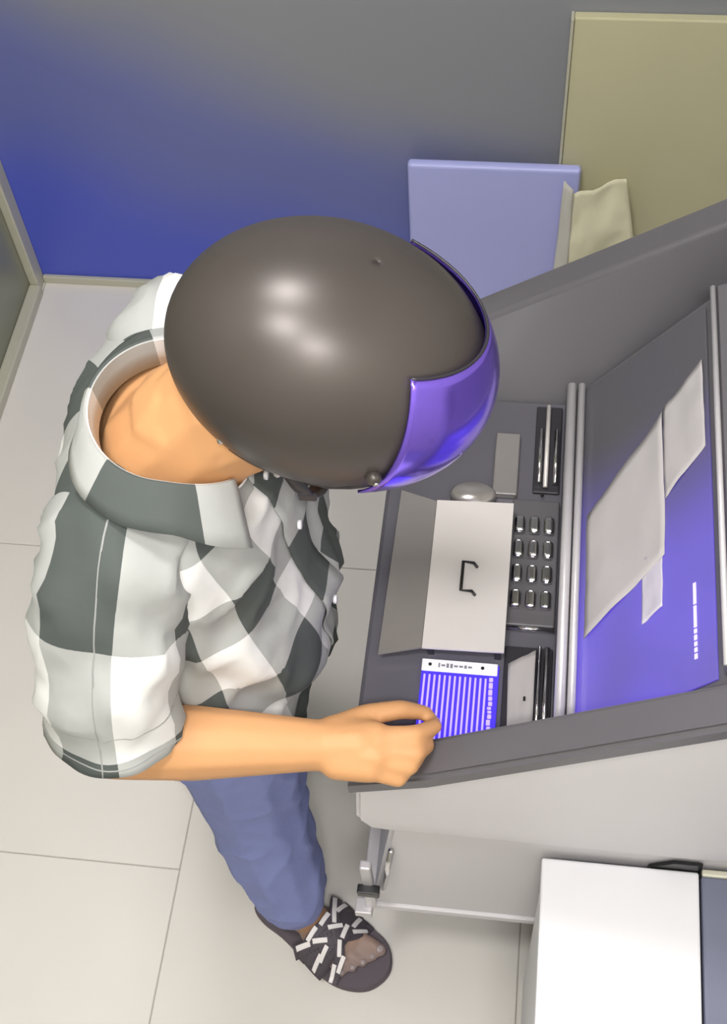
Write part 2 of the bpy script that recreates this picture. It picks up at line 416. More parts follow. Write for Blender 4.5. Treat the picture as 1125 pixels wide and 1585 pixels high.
# display glass (own frame so that object Y runs across the machine)
def slab_on_slope(name, xa, xb, ya, yb, lift, thick, material, parent, bev=0.001):
    A = Vector((0.085, 0, 0.915)); B = Vector((0.226, 0, 1.108)); d = (B-A).normalized(); nrm = Vector((-d.z, 0, d.x))
    L = (B-A).length
    rot = Matrix(((d.x, 0, nrm.x), (0, 1, 0), (d.z, 0, nrm.z)))
    c = A + d*((xa+xb)/2*L) + nrm*lift + Vector((0, (ya+yb)/2, 0))
    bm = bmesh.new(); bbox(bm, (-(xb-xa)*L/2, -(yb-ya)/2, 0), ((xb-xa)*L/2, (yb-ya)/2, thick), bev)
    o = bm_obj(name, bm, material, parent)
    o.rotation_euler = rot.to_euler(); o.location = o.location + c
    return o, A, d, nrm, L
scr, SA, SD, SN, SL = slab_on_slope('display', 0.03, 0.95, 0.612, 1.112, 0.0005, 0.003, 'screen', atm)
def on_slope(t, y, h): return SA + SD*(t*SL) + SN*h + Vector((0, y, 0))
# rail in front of the display (three steps of metal)
for ra, za, r_, mm in ((0.070, 0.926, 0.0065, 'rail'), (0.083, 0.928, 0.005, 'rail')):
    bm = bmesh.new(); tube(bm, [(ra, 0.604, za), (ra, 1.12, za)], r_, 14); bm_obj('rail', bm, mm, atm, True)
box('rail_foot', (0.064, 0.604, 0.880), (0.090, 1.120, 0.9195), 'fascia', atm, 0.002)
# upper hood with bright trim line
bm = bmesh.new()
prism(bm, [(0.222, 1.110), (0.226, 1.134), (0.70, 1.335), (0.70, 1.28)], 0.612, 1.115)
bm_obj('hood', bm, 'fascia', atm)
bm = bmesh.new(); tube(bm, [(0.2205, 0.612, 1.131), (0.2205, 1.115, 1.131)], 0.0035, 10); bm_obj('hood_trim', bm, 'rail', atm, True)
# cabinet: sides lean in below the fascia, then drop straight to the floor
bm = bmesh.new()
secs = [(0.852, -0.158, AY0+.003, AY1-.003), (0.762, -0.163, AY0+.003, AY1-.003), (0.735, -0.150, AY0+.004, AY1-.004), (0.716, -0.122, AY0+.010, AY1-.010), (0.690, -0.124, 0.582, 1.235), (0.325, -0.168, 0.586, 1.235)]
vs = []
for z, xf, ya, yb in secs:
    vs.append([bm.verts.new(q) for q in ((xf, ya, z), (0.70, ya, z), (0.70, yb, z), (xf, yb, z))])
for a, b in zip(vs, vs[1:]):
    for k in range(4): bm.faces.new((a[k], a[(k+1) % 4], b[(k+1) % 4], b[k]))
bm.faces.new(vs[0]); bm.faces.new(vs[-1][::-1])
bmesh.ops.recalc_face_normals(bm, faces=bm.faces[:])
bmesh.ops.bevel(bm, geom=[e for e in bm.edges if abs(e.verts[0].co.z-e.verts[1].co.z) > 0.005], offset=0.006, segments=3, affect='EDGES')
cab = bm_obj('cabinet', bm, 'body_grey', atm, True); shade_flat_sharp(cab, 0.35)
box('base_plate', (-0.186, 0.580, 0.306), (0.70, 1.24, 0.3245), 'body_grey', atm, 0.003)
box('pedestal', (-0.06, 0.70, 0.0), (0.68, 1.12, 0.306), 'dark', atm, 0.004)
# hinge and latch on the cabinet's front corner
hg = box('hinge', (-0.176, 0.570, 0.345), (-0.160, 0.584, 0.52), 'rail', atm, 0.003)
bm = bmesh.new(); tube(bm, [(-0.128, 0.573, 0.60), (-0.146, 0.575, 0.43)], 0.0045, 8); bm_obj('hinge_pin', bm, 'chrome', hg, True)
box('latch', (-0.182, 0.558, 0.432), (-0.150, 0.572, 0.450), 'black', hg, 0.002)
box('hinge_foot', (-0.192, 0.560, 0.326), (-0.166, 0.584, 0.345), 'rail', hg, 0.002)

# --- keypad cover: bent steel sheet with a wire pull
cov = bm_obj('keypad_cover', (lambda b: (prism(b, [(-0.095, 0.905), (0.003, 0.909), (0.003, 0.906), (-0.095, 0.902)], 0.722, 0.936), b)[1])(bmesh.new()), 'steel', atm)
bm = bmesh.new()
q = [(-0.0955, 0.722, 0.9053), (-0.0955, 0.934, 0.9053), (-0.143, 0.952, 0.899), (-0.147, 0.712, 0.899)]
va = [bm.verts.new(p) for p in q]; vb = [bm.verts.new(Vector(p)-Vector((0, 0, .0025))) for p in q]
bm.faces.new(va); bm.faces.new(vb[::-1])
for k in range(4): bm.faces.new((va[k], vb[k], vb[(k+1) % 4], va[(k+1) % 4]))
bm_obj('cover_flange', bm, 'steel_flange', cov)
for x_, y_ in ((-0.085, 0.73), (-0.085, 0.926), (-0.004, 0.73), (-0.004, 0.926)):
    box('cover_post', (x_-.004, y_-.004, 0.8795), (x_+.004, y_+.004, 0.9035), 'dark', cov, 0.001)
bm = bmesh.new(); tube(bm, [(-0.037, 0.838, 0.908), (-0.041, 0.838, 0.917), (-0.054, 0.838, 0.919), (-0.054, 0.797, 0.919), (-0.041, 0.798, 0.917), (-0.037, 0.798, 0.908)], 0.0021, 8)
bm_obj('pull_handle', bm, 'black', cov, True)
# --- keypad
kp = box('keypad', (0.002, 0.772, 0.8795), (0.062, 0.957, 0.888), 'fascia', atm, 0.002)
km = None
for c in range(3):
    for r in range(4):
        x_, y_ = 0.0125+0.0185*c, 0.806+0.0365*r
        if km is None:
            k = box('key', (x_-.0068, y_-.0125, 0.8875), (x_+.0068, y_+.0125, 0.8975), 'key', kp, 0.0048, 4, centre=True); km = k
        else:
            k = km.copy(); COL.objects.link(k); k.location = km.location + Vector((x_-0.0125, y_-0.806, 0))
bm = bmesh.new(); tube(bm, [(0.003, 0.7695, 0.885), (0.062, 0.7695, 0.885)], 0.0035, 8); bm_obj('keypad_bar', bm, 'chrome', kp, True)
# --- glowing card reader panel
led = box('card_reader', (-0.094, 0.604, 0.8795), (-0.001, 0.7165, 0.886), 'led_base', atm, 0.002)
lb = box('label_strip', (-0.094, 0.7005, 0.8862), (-0.003, 0.7165, 0.8885), 'white_label', led, 0.001)
for x_ in (-0.084, -0.021):
    bm = bmesh.new(); tube(bm, [(x_, 0.709, 0.888), (x_, 0.709, 0.8895)], 0.0021, 10); bm_obj('screw', bm, 'black', lb)
random.seed(3)
x_ = -0.074
while x_ < -0.034:
    wd = random.choice((0.002, 0.003, 0.0045)); hh = random.choice((0.0012, 0.002, 0.0028))
    box('print_mark', (x_, 0.7088-hh, 0.8884), (x_+wd, 0.7088+hh, 0.8889), 'print', lb, 0); x_ += wd+0.0016
rib0 = None
for i in range(13):
    x_ = -0.0895+0.0061*i; 
    if rib0 is None:
        rib0 = box('light_rib', (x_-.0012, 0.610, 0.8855), (x_+.0012, 0.6965, 0.8885), 'led_rib', led, 0.0008, 1, centre=True); rib0x = x_
    else:
        k = rib0.copy(); COL.objects.link(k); k.location = rib0.location + Vector((x_-rib0x, 0, 0))
random.seed(5)
y_ = 0.612
while y_ < 0.694:
    h_ = random.choice((0.003, 0.005, 0.007)); x_ = -0.0095+random.uniform(-.0006, .0006)
    box('light_mark', (x_-.0024, y_, 0.8855), (x_+.0024, y_+h_, 0.8885), 'led_rib', led, 0.0007, 1); y_ += h_+0.0018
# --- receipt outlet with a printed slip and metal guides
ro = box('receipt_outlet', (0.004, 0.602, 0.8795), (0.062, 0.745, 0.884), 'dark', atm, 0.002)
sl = crumple('receipt_slip', [(0.013, 0.612, 0.889), (0.041, 0.612, 0.893), (0.041, 0.736, 0.893), (0.009, 0.718, 0.888)], 8, 14, 0.003, 2.4, 'paper', None)
tag(sl, 'curled grey white receipt slip lying in the receipt outlet', 'paper')
box('print_mark', (0.029, 0.668, 0.8945), (0.0315, 0.673, 0.8965), 'black', sl, 0)
for x_, z_, r_ in ((0.0455, 0.892, 0.0022), (0.0545, 0.890, 0.0036)):
    bm = bmesh.new(); tube(bm, [(x_, 0.606, z_), (x_, 0.742, z_)], r_, 10); bm_obj('guide_bar', bm, 'chrome', ro, True)
# --- far slots
pnl = box('slot_plate', (-0.026, 0.962, 0.8795), (0.006, 1.062, 0.890), 'steel_flange', atm, 0.002)
fs = box('cash_slot', (0.026, 0.972, 0.8795), (0.061, 1.115, 0.884), 'dark', atm, 0.002)
for x_, ya, yb, r_, mm in ((0.0335, 0.985, 1.072, 0.0028, 'chrome'), (0.042, 0.978, 1.112, 0.0030, 'steel'), (0.0545, 0.985, 1.072, 0.0032, 'chrome')):
    bm = bmesh.new(); tube(bm, [(x_, ya, 0.889), (x_, yb, 0.889)], r_, 10); bm_obj('guide_bar', bm, mm, fs, True)
bm = bmesh.new(); tube(bm, [(0.039, 0.968, 0.884), (0.039, 0.968, 0.8865)], 0.0025, 10); bm_obj('screw', bm, 'black', fs)
bm = bmesh.new(); tube(bm, [(-0.050, 0.958, 0.8795), (-0.050, 0.958, 0.892), (-0.050, 0.958, 0.896)], [0.030, 0.030, 0.026], 28)
for v in bm.verts: v.co.y = 0.958 + (v.co.y-0.958)*0.62
bm_obj('round_cap', bm, 'steel_flange', atm, True)
# --- notices stuck on the display, small lettering row
def sheet_on_slope(name, quad, amp, seed, material, label=None, h=0.006):
    o = crumple(name, [on_slope(t, y, h) for t, y in quad], 14, 14, amp, seed, material, None, solid=0.0008)
    return tag(o, label, 'paper')
sheet_on_slope('notice_sheet', [(0.10, 0.733), (0.655, 0.790), (0.655, 0.990), (0.10, 0.905)], -0.003, 1.5, 'paper', 'large wrinkled white notice sheet stuck across the blue display')
sheet_on_slope('notice_strip', [(0.66, 0.865), (0.93, 0.905), (0.93, 1.03), (0.66, 0.995)], -0.002, 6.5, 'paper', 'narrow upright white notice taped beside the large wrinkled sheet')
sheet_on_slope('tape_strip', [(0.50, 0.715), (0.635, 0.726), (0.635, 0.80), (0.50, 0.80)], -0.001, 8.5, 'tape', 'short pale tape strip hanging below the large notice sheet', h=0.0045)
random.seed(11)
y_ = 0.735; tx = None
while y_ > 0.645:
    wd = random.choice((0.003, 0.005, 0.006)) if y_ < 0.705 else 0.026
    c = on_slope(0.835, y_-wd/2, 0.0042)
    bm = bmesh.new(); bbox(bm, (-.002, -wd/2, -.0004), (.002, wd/2, .0004))
    o = bm_obj('lettering', bm, 'text_glow', scr); o.location = Vector((0, 0, 0))
    A_ = scr.matrix_basis.inverted() @ (c - atm.location) ; o.location = A_
    y_ -= wd+0.002

# ================================================================== WHITE BOX AND DARK CABINET BESIDE THE MACHINE
wbx = empty('storage_box', (0.19, 0.42, 0), 'bright white laminated box with a flat lid beside the cash machine', 'box')
box('body', (0.074, 0.15, 0.0), (0.266, 0.570, 0.606), 'white_box', wbx, 0.003)
box('lid', (0.070, 0.146, 0.607), (0.270, 0.574, 0.630), 'white_box', wbx, 0.003)
sc_ = empty('side_cabinet', (0.45, 0.4, 0), 'dark slate metal cabinet standing next to the white box', 'cabinet')
box('body', (0.273, 0.12, 0.0), (0.50, 0.572, 0.628), 'slate', sc_, 0.004)
box('top_edge', (0.273, 0.568, 0.629), (0.50, 0.577, 0.636), 'alu', sc_, 0.002)
box('handle', (0.38, 0.105, 0.45), (0.46, 0.119, 0.47), 'chrome', sc_, 0.004)
bm = bmesh.new()  # black wedge added as the dark shadow in the gap
prism(bm, [(0.205, 0.0), (0.272, 0.0), (0.272, 0.650), (0.236, 0.650), (0.208, 0.628), (0.205, 0.60)], 0.5748, 0.5792)
bk = bm_obj('gap_shade', bm, 'black'); tag(bk, 'black wedge added as the shadow in the gap between white box and cash machine', 'shade')
#PERSON
# ================================================================== PERSON (faces +X, right side towards -Y)
per = empty('person', (-0.36, 0.79, 0), 'person in checked shirt and blue trousers reaching for the glowing cash machine panel', 'person')
NECK = Vector((-0.335, 0.750, 1.265)); HEAD = Vector((-0.185, 0.775, 1.345))
RSH, REL, RWR = Vector((-0.390, 0.665, 1.225)), Vector((-0.408, 0.530, 1.000)), Vector((-0.193, 0.566, 0.953))
LSH, LEL, LWR = Vector((-0.365, 0.915, 1.225)), Vector((-0.395, 0.990, 0.990)), Vector((-0.365, 0.985, 0.790))
RHIP, RKN, RAN = Vector((-0.365, 0.720, 0.84)), Vector((-0.355, 0.690, 0.46)), Vector((-0.318, 0.632, 0.085))
LHIP, LKN, LAN = Vector((-0.375, 0.870, 0.84)), Vector((-0.430, 0.905, 0.46)), Vector((-0.530, 0.910, 0.085))

bm = bmesh.new()
# trunk
hull(bm, (-0.360, 0.795, 0.86), .115, (-0.350, 0.795, 1.00), .115); hull(bm, (-0.350, 0.760, 0.86), .10, (-0.350, 0.835, 0.86), .10)
hull(bm, (-0.355, 0.795, 1.00), .110, (-0.375, 0.79, 1.16), .105)
hull(bm, RSH + Vector((.01, .02, -.01)), .052, (-0.37, 0.785, 1.20), .085); hull(bm, LSH + Vector((-.01, -.02, -.01)), .052, (-0.37, 0.785, 1.20), .085)
# neck and head
hull(bm, NECK + Vector((-.012, 0, -.03)), .074, (-0.280, 0.760, 1.315), .066)
hull(bm, (-0.315, 0.757, 1.280), .070, (-0.210, 0.772, 1.335), .068)
R = Matrix.Rotation(math.radians(38), 3, 'Y')           # bowed head
hd = lambda x, y, z: HEAD + R @ Vector((x, y, z))
ball(bm, HEAD, 0.085, (1.12, 0.88, 1.15), R)
hull(bm, hd(.035, 0, -.05), .052, hd(.062, 0, -.098), .026)                   # jaw, chin
hull(bm, hd(.094, 0, .005), .010, hd(.113, 0, -.030), .013)                   # nose
hull(bm, hd(.086, .03, .012), .012, hd(.086, -.03, .012), .012)               # brow
for s_ in (-1, 1): hull(bm, hd(-.005, s_*.078, .010), .014, hd(-.002, s_*.076, -.028), .009)   # ears
# right arm
hull(bm, RSH, .050, REL, .040); hull(bm, REL, .043, REL.lerp(RWR, .35), .043); hull(bm, REL.lerp(RWR, .35), .043, RWR, .029)
# left arm hanging down with a relaxed hand
hull(bm, LSH, .050, LEL, .040); hull(bm, LEL, .041, LEL.lerp(LWR, .35), .041); hull(bm, LEL.lerp(LWR, .35), .041, LWR, .027)
lp = LWR + Vector((.010, -.004, -.060))
hull(bm, LWR, .025, lp, .020); hull(bm, LWR + Vector((.012, 0, -.012)), .018, lp + Vector((.024, 0, 0)), .016); hull(bm, LWR + Vector((-.012, 0, -.012)), .018, lp + Vector((-.024, 0, 0)), .015)
for k, (dx, L_) in enumerate(((.030, .036), (.010, .041), (-.010, .038), (-.029, .030))):
    a = lp + Vector((dx, 0, -.010)); b = a + Vector((.004, -.006, -L_*.75)); c = b + Vector((.006, -.016, -L_*.5))
    hull(bm, a, .0098, b, .0088); hull(bm, b, .0088, c, .0075)
hull(bm, LWR + Vector((.022, -.006, -.018)), .013, lp + Vector((.050, -.012, .004)), .0105); hull(bm, lp + Vector((.050, -.012, .004)), .0105, lp + Vector((.056, -.018, -.024)), .0085)
# right hand: thumb and index pinch above the glowing panel, three fingers curled below
def chain(pts, rad):
    for (a, b), (ra, rb) in zip(zip(pts, pts[1:]), zip(rad, rad[1:])): hull(bm, a, ra, b, rb)
hull(bm, RWR, .028, (-.150, .570, .957), .027); hull(bm, (-.180, .582, .955), .020, (-.132, .578, .962), .018)
hull(bm, (-.172, .556, .950), .023, (-.130, .558, .958), .018); hull(bm, (-.172, .550, .948), .021, (-.136, .546, .948), .017)
hull(bm, (-.130, .577, .962), .0155, (-.134, .546, .950), .0150)
chain([(-.178, .584, .955), (-.145, .6070, .953), (-.108, .6185, .950), (-.080, .6240, .934)], [.018, .0135, .0118, .0090])         # thumb
chain([(-.130, .577, .963), (-.088, .5850, .962), (-.0685, .604, .944), (-.0720, .6180, .927)], [.0125, .0108, .0094, .0080])      # index
chain([(-.129, .564, .961), (-.086, .566, .955), (-.076, .585, .934), (-.096, .594, .926)], [.0130, .0112, .0100, .0088])          # middle
chain([(-.131, .553, .955), (-.092, .553, .946), (-.086, .572, .927), (-.106, .582, .922)], [.0125, .0108, .0096, .0086])          # ring
chain([(-.135, .544, .947), (-.103, .541, .936), (-.097, .558, .921), (-.114, .568, .919)], [.0115, .0096, .0086, .0078])          # little
# legs
for hp, kn, an in ((RHIP, RKN, RAN), (LHIP, LKN, LAN)):
    hull(bm, hp, .080, kn, .054); hull(bm, kn, .054, kn.lerp(an, .4), .052); hull(bm, kn.lerp(an, .4), .052, an, .036)
# feet with toes on the sandal soles (top at z = .024)
FEET = []
for an, fd in ((RAN, Vector((0.150, -0.078, 0)).normalized()), (LAN, Vector((1, 0.05, 0)).normalized())):
    sd = Vector((-fd.y, fd.x, 0))      # to the foot's left
    FEET.append((an, fd, sd))
    g = Vector((an.x, an.y, 0))
    q = lambda f, s, z: g + fd*f + sd*s + Vector((0, 0, z))
    side = 1 if an is RAN else -1       # inner (big toe) side
    hull(bm, an, .035, q(-.025, 0, .056), .031); hull(bm, an, .034, q(.045, .004*side, .058), .029)
    hull(bm, q(.045, .010*side, .054), .027, q(.100, .018*side, .042), .018); hull(bm, q(.040, -.010*side, .050), .024, q(.092, -.022*side, .040), .016)
    hull(bm, q(.10, .020*side, .042), .0175, q(.094, -.026*side, .039), .0145)
    for k in range(5):
        s0 = (.026 - .0145*k)*side; f0 = .106 - .004*k; L_ = (.044, .043, .039, .033, .026)[k]; r0 = (.0125, .0092, .0088, .0084, .008)[k]
        hull(bm, q(f0, s0, .041), r0*1.02, q(f0+L_*.55, s0*1.12, .040), r0); hull(bm, q(f0+L_*.55, s0*1.12, .040), r0, q(f0+L_, s0*1.16, .0245+r0*.95), r0*.95)
body = remesh('body', bm, 0.0036, 8, 'skin', per)

# finger and toe nails, eyes, lips, hair
def nail(c, nrm, fwd, L_, W_, mm='nail'):
    nrm = Vector(nrm).normalized(); fwd = Vector(fwd); fwd = (fwd - nrm*fwd.dot(nrm)).normalized(); s_ = nrm.cross(fwd)
    b = bmesh.new(); ball(b, (0, 0, 0), 1, (L_, W_, .0012), None, 2)
    Rm = Matrix((fwd, s_, nrm)).transposed()
    for v in b.verts: v.co = Rm @ v.co + Vector(c)
    return bm_obj('nail', b, mm, per, True)
nail((-.082, .6262, .9415), (.2, .35, .9), (.9, .2, -.5), .0055, .0042)
nail((-.0655, .6135, .9395), (.9, .3, .5), (-.1, .6, -.8), .005, .004)
for (an, fd, sd) in FEET[:1]:
    g = Vector((an.x, an.y, 0))
    for k in range(5):
        s0 = (.026 - .0145*k)*1.15; f0 = .106-.004*k+(.044, .043, .039, .033, .026)[k]; r0 = (.0125, .0092, .0088, .0084, .008)[k]
        nail(g + fd*(f0+.001) + sd*s0 + Vector((0, 0, .0245+r0*1.82)), (fd.x*.3, fd.y*.3, 1), fd, r0*.5, r0*.55, 'toenail')
for s_ in (-1, 1):
    b = bmesh.new(); ball(b, hd(.082, s_*.030, -.004), .0125); bm_obj('eye', b, 'eye', per, True)
b = bmesh.new(); hull(b, hd(.088, .018, -.060), .006, hd(.088, -.018, -.060), .006); bm_obj('lips', b, 'lip', per, True)

# ---------------------------------------------------------------- trousers
def cloth_fold(amp, sc, seed):
    def f(p, n):
        q = Vector((p.x*sc, p.y*sc, p.z*sc*0.8 + seed))
        d = noise.noise(q)*amp + (1-abs(noise.noise(q*1.9 + Vector((3, 1, 2)))))**3*amp*0.9
        return p + n*d
    return f
bm = bmesh.new()
hull(bm, (-.36, .755, .83), .116, (-.36, .825, .83), .116); hull(bm, (-.36, .79, .83), .118, (-.352, .79, .945), .108)
for hp, kn, an in ((RHIP, RKN, RAN), (LHIP, LKN, LAN)):
    hem = kn.lerp(an, .92)
    hull(bm, hp, .108, kn, .080); hull(bm, kn, .080, kn.lerp(an, .45), .074); hull(bm, kn.lerp(an, .45), .074, hem + Vector((0, 0, .03)), .058); hull(bm, hem + Vector((0, 0, .03)), .057, hem + Vector((0, 0, .012)), .052)
tr = remesh('trousers', bm, 0.005, 6, 'trouser', per, cloth_fold(0.006, 8, 2.0))
b = bmesh.new(); tube(b, [(RAN.lerp(RKN, .16) + Vector((math.cos(t)*.0555, math.sin(t)*.0555, -.008))) for t in [2*PI*i/24 for i in range(25)]], .0032, 6)
bm_obj('trouser_hem', b, 'trouser', tr, True)
# belt with buckle glimpsed under the shirt
b = bmesh.new(); tube(b, [(-.352+.116*math.cos(t), .790+.160*math.sin(t), .90) for t in [2*PI*i/40 for i in range(41)]], .012, 8, False)
bt = bm_obj('belt', b, 'belt', per, True); box('buckle', (-.232, .735, .885), (-.222, .775, .915), 'chrome', bt, .003)

# ---------------------------------------------------------------- checked shirt
# rows: z, centre x, centre y, half depth, half width, superellipse exponent
ROWS = [(.800, -0.356, .785, 0.128, .195, 2.3), (.90, -0.351, .785, 0.128, .195, 2.3), (.98, -0.348, .783, 0.122, .186, 2.4), (1.07, -0.356, .783, 0.116, .180, 2.5),
        (1.14, -.358, .783, .116, .178, 2.6), (1.19, -.364, .783, .108, .176, 2.6), (1.232, -.366, .780, .096, .162, 2.5), (1.262, -.358, .772, .086, .130, 2.3),
        (1.284, -.344, .760, .082, .102, 2.1), (1.298, -.333, .752, .080, .086, 2.0)]
rows = catmull(ROWS, 9)
NT = 144
def torso_pt(row, th, off=0.0):
    z, cx, cy, a, b_, e_ = row
    c, s_ = math.cos(th), math.sin(th)
    x = math.copysign(abs(c)**(2/e_), c)*a; y = math.copysign(abs(s_)**(2/e_), s_)*b_
    # neckline drops at the front
    t = max(0.0, (z-1.19)/0.108); zz = z - max(0, c)**1.5*0.055*t + max(0, -c)*0.012*t
    p = Vector((cx+x, cy+y, zz)); n = Vector((c, s_, 0.15)).normalized()
    # folds: hanging drapes, pulls from the right armpit across the chest, soft crumples
    k = 1 - 0.75*max(0, (z-1.16)/0.15)
    ang = th + 1.2*(z-1.0)
    d = 0.005*math.sin(ang*9 + 3*math.sin(z*14)) * (0.4 + 1.0*max(0, (1.15-z)/0.3))
    q = Vector((p.x*9, p.y*9, p.z*9 - p.x*5))
    d += noise.noise(q)*0.009 + (1-abs(noise.noise(q*1.7+Vector((5, 2, 1)))))**4*0.010
    pull = math.sin((p.z*0.8 + (p.x+0.3)*1.1)*62 + 2*noise.noise(q*0.6))
    d += 0.0065*pull*max(0, math.cos(th+0.7))**1.2*max(0, 1-abs(z-1.05)/0.2)
    d += 0.015*max(0, math.cos(th+0.5))**3*math.exp(-((z-0.95)/0.07)**2)
    return p + n*(d*k + off)
rings, uvs = [], []
vacc = 0.0; prev = None
for row in rows[:-7]:
    pts = [torso_pt(row, 2*PI*k/NT) for k in range(NT)]
    if prev: vacc += sum((a-b_).length for a, b_ in zip(pts, prev))/NT
    prev = pts
    uv = []
    for k in range(NT+1):
        th = 2*PI*k/NT
        uu = th*0.172
        uv.append((uu + 0.10*max(0, math.cos(th+.6))*(vacc-.25), vacc + .030))
    rings.append(pts); uvs.append(uv)
shirt = loft('shirt', rings, 'check', per, uvs, True, 0.002)
# sleeves
SEAMS = []
def sleeve(path, rad, seed, u0, v0, flat=1.0, vs_=1.0):
    P = catmull([tuple(p)+(r,) for p, r in zip(path, rad)], 7); n = 64; rg, uvv = [], []; acc = 0
    for i, q in enumerate(P):
        c = Vector(q[:3]); a = Vector(P[max(i-1, 0)][:3]); b_ = Vector(P[min(i+1, len(P)-1)][:3]); t = (b_-a).normalized()
        e1 = (Vector((1, 0, 0)) - t*t.x).normalized(); e2 = t.cross(e1)
        if i: acc += (c - Vector(P[i-1][:3])).length
        ring = []
        for k in range(n):
            th = 2*PI*k/n; d_ = e1*math.cos(th)*1.08 + e2*math.sin(th)*flat
            p = c + d_*q[3]; qq = p*11 + Vector((seed, 0, 0))
            w_ = min(1, i/8)
            h = noise.noise(qq)*0.008*w_ + (1-abs(noise.noise(qq*1.5)))**4*0.009*w_ + 0.0055*math.sin(acc*80+3*th+2*noise.noise(qq*.5))*w_*max(0, math.cos(th-.3)) + 0.003*math.sin(acc*55-2*th)*w_
            ring.append(p + d_.normalized()*h)
        rg.append(ring); uvv.append([(k/n*2*PI*.0745+u0, acc*vs_+v0) for k in range(n+1)])
    so = loft('sleeve', rg, 'check', shirt, uvv, True, 0.002)
    kk = int(n*.24); SEAMS.append(([r[kk] for r in rg[6:]], so)); SEAMS.append((rg[-2] + [rg[-2][0]], so)); SEAMS.append((rg[-5] + [rg[-5][0]], so))
    return so
sl_r = sleeve([(-.374, .698, 1.196), (-.382, .672, 1.216), (-.392, .630, 1.190), (-.404, .570, 1.105), (-.406, .532, 1.018)], [.054, .066, .070, .065, .063], 1.0, .064, .150, 1.0, .60)
sl_l = sleeve([(-.360, .840, 1.240), (-.364, .885, 1.232), (-.374, .935, 1.190), (-.388, .970, 1.110), (-.394, .990, 1.020)], [.056, .066, .068, .064, .062], 5.0, .06, .06)
# armhole seams, sleeve seam
def seam(pts, parent, r=.0016, material='seam'):
    b = bmesh.new(); tube(b, pts, r, 6); return bm_obj('seam', b, material, parent, True)
for pts_, so_ in SEAMS: seam(pts_, shirt, .0014)
# collar: stand and fall around the neck, tips in front
nC = 60; rg, uvv = [], []
cross = [(0.0, -.002, -.022), (0.3, .000, .000), (0.47, .001, .012), (0.5, .0035, .0135), (0.55, .006, .0125), (0.7, .006, .012), (0.85, .006, .012), (1.0, .006, .012)]
def neckline(th):
    row = rows[-1]; z, cx, cy, a, b_, e_ = row
    c, s_ = math.cos(th), math.sin(th); t = 1.0
    return Vector((cx+a*c, cy+b_*s_, z - max(0, c)**1.5*0.055 + max(0, -c)*0.012)), Vector((c, s_, 0))
for i in range(nC+1):
    th = math.radians(-52 + 0) - 0 if False else math.radians(-38) - i/nC*math.radians(284)
    p, o_ = neckline(th); front = min(i, nC-i)/nC
    tip = max(0, 1 - front*7)          # collar points grow towards the ends
    fw = Vector((math.sin(th), -math.cos(th), 0)) * (-1 if i < nC/2 else 1)
    col_ = []
    sn = abs(math.sin(th))
    for s_, o, h in cross:
        fall = max(0, s_-.5)*2
        ow = .010 + .028*sn; dn = .038 - .014*sn
        q = p + o_*(o + ow*fall*(1+.3*tip)) + Vector((0, 0, h - dn*fall - tip*fall*.026)) + fw*(tip*fall*-.022)
        q += o_*noise.noise(q*20)*.003*fall
        col_.append(q)
    rg.append(col_); uvv.append([((s_*.05+.015 if s_ > .48 else .10), i/nC*.37+.121) for s_, o, h in cross] + [(0, 0)])
loft('collar', rg, 'check', shirt, uvv, False, 0.002).data.set_sharp_from_angle(angle=0.6)
# front placket with buttons
pk, pku = [], []
TH = -0.10
for i, row in enumerate(rows[2:78]):
    pk.append([torso_pt(row, TH+dx, .0045) for dx in (-.10, -.05, 0, .05, .10)]); pku.append([(.02+j*.008, i*.0065+.05) for j in range(6)])
loft('placket', pk, 'check', shirt, pku, False, 0.002)
for i in (14, 32, 50, 66):
    c = torso_pt(rows[i], TH, .0085); b = bmesh.new(); tube(b, [c - Vector((.002, 0, 0)), c + Vector((.0015, 0, .0003))], .0055, 14); bm_obj('button', b, 'white_label', shirt, True)
# chest pocket on the right breast
# dark vest in the neck opening
vr = [[torso_pt(rw, 2*PI*k/48, -.012) for k in range(48)] for rw in rows[40:76:4]]
vo = loft('vest', vr, 'navy', per, None, True, 0.002)

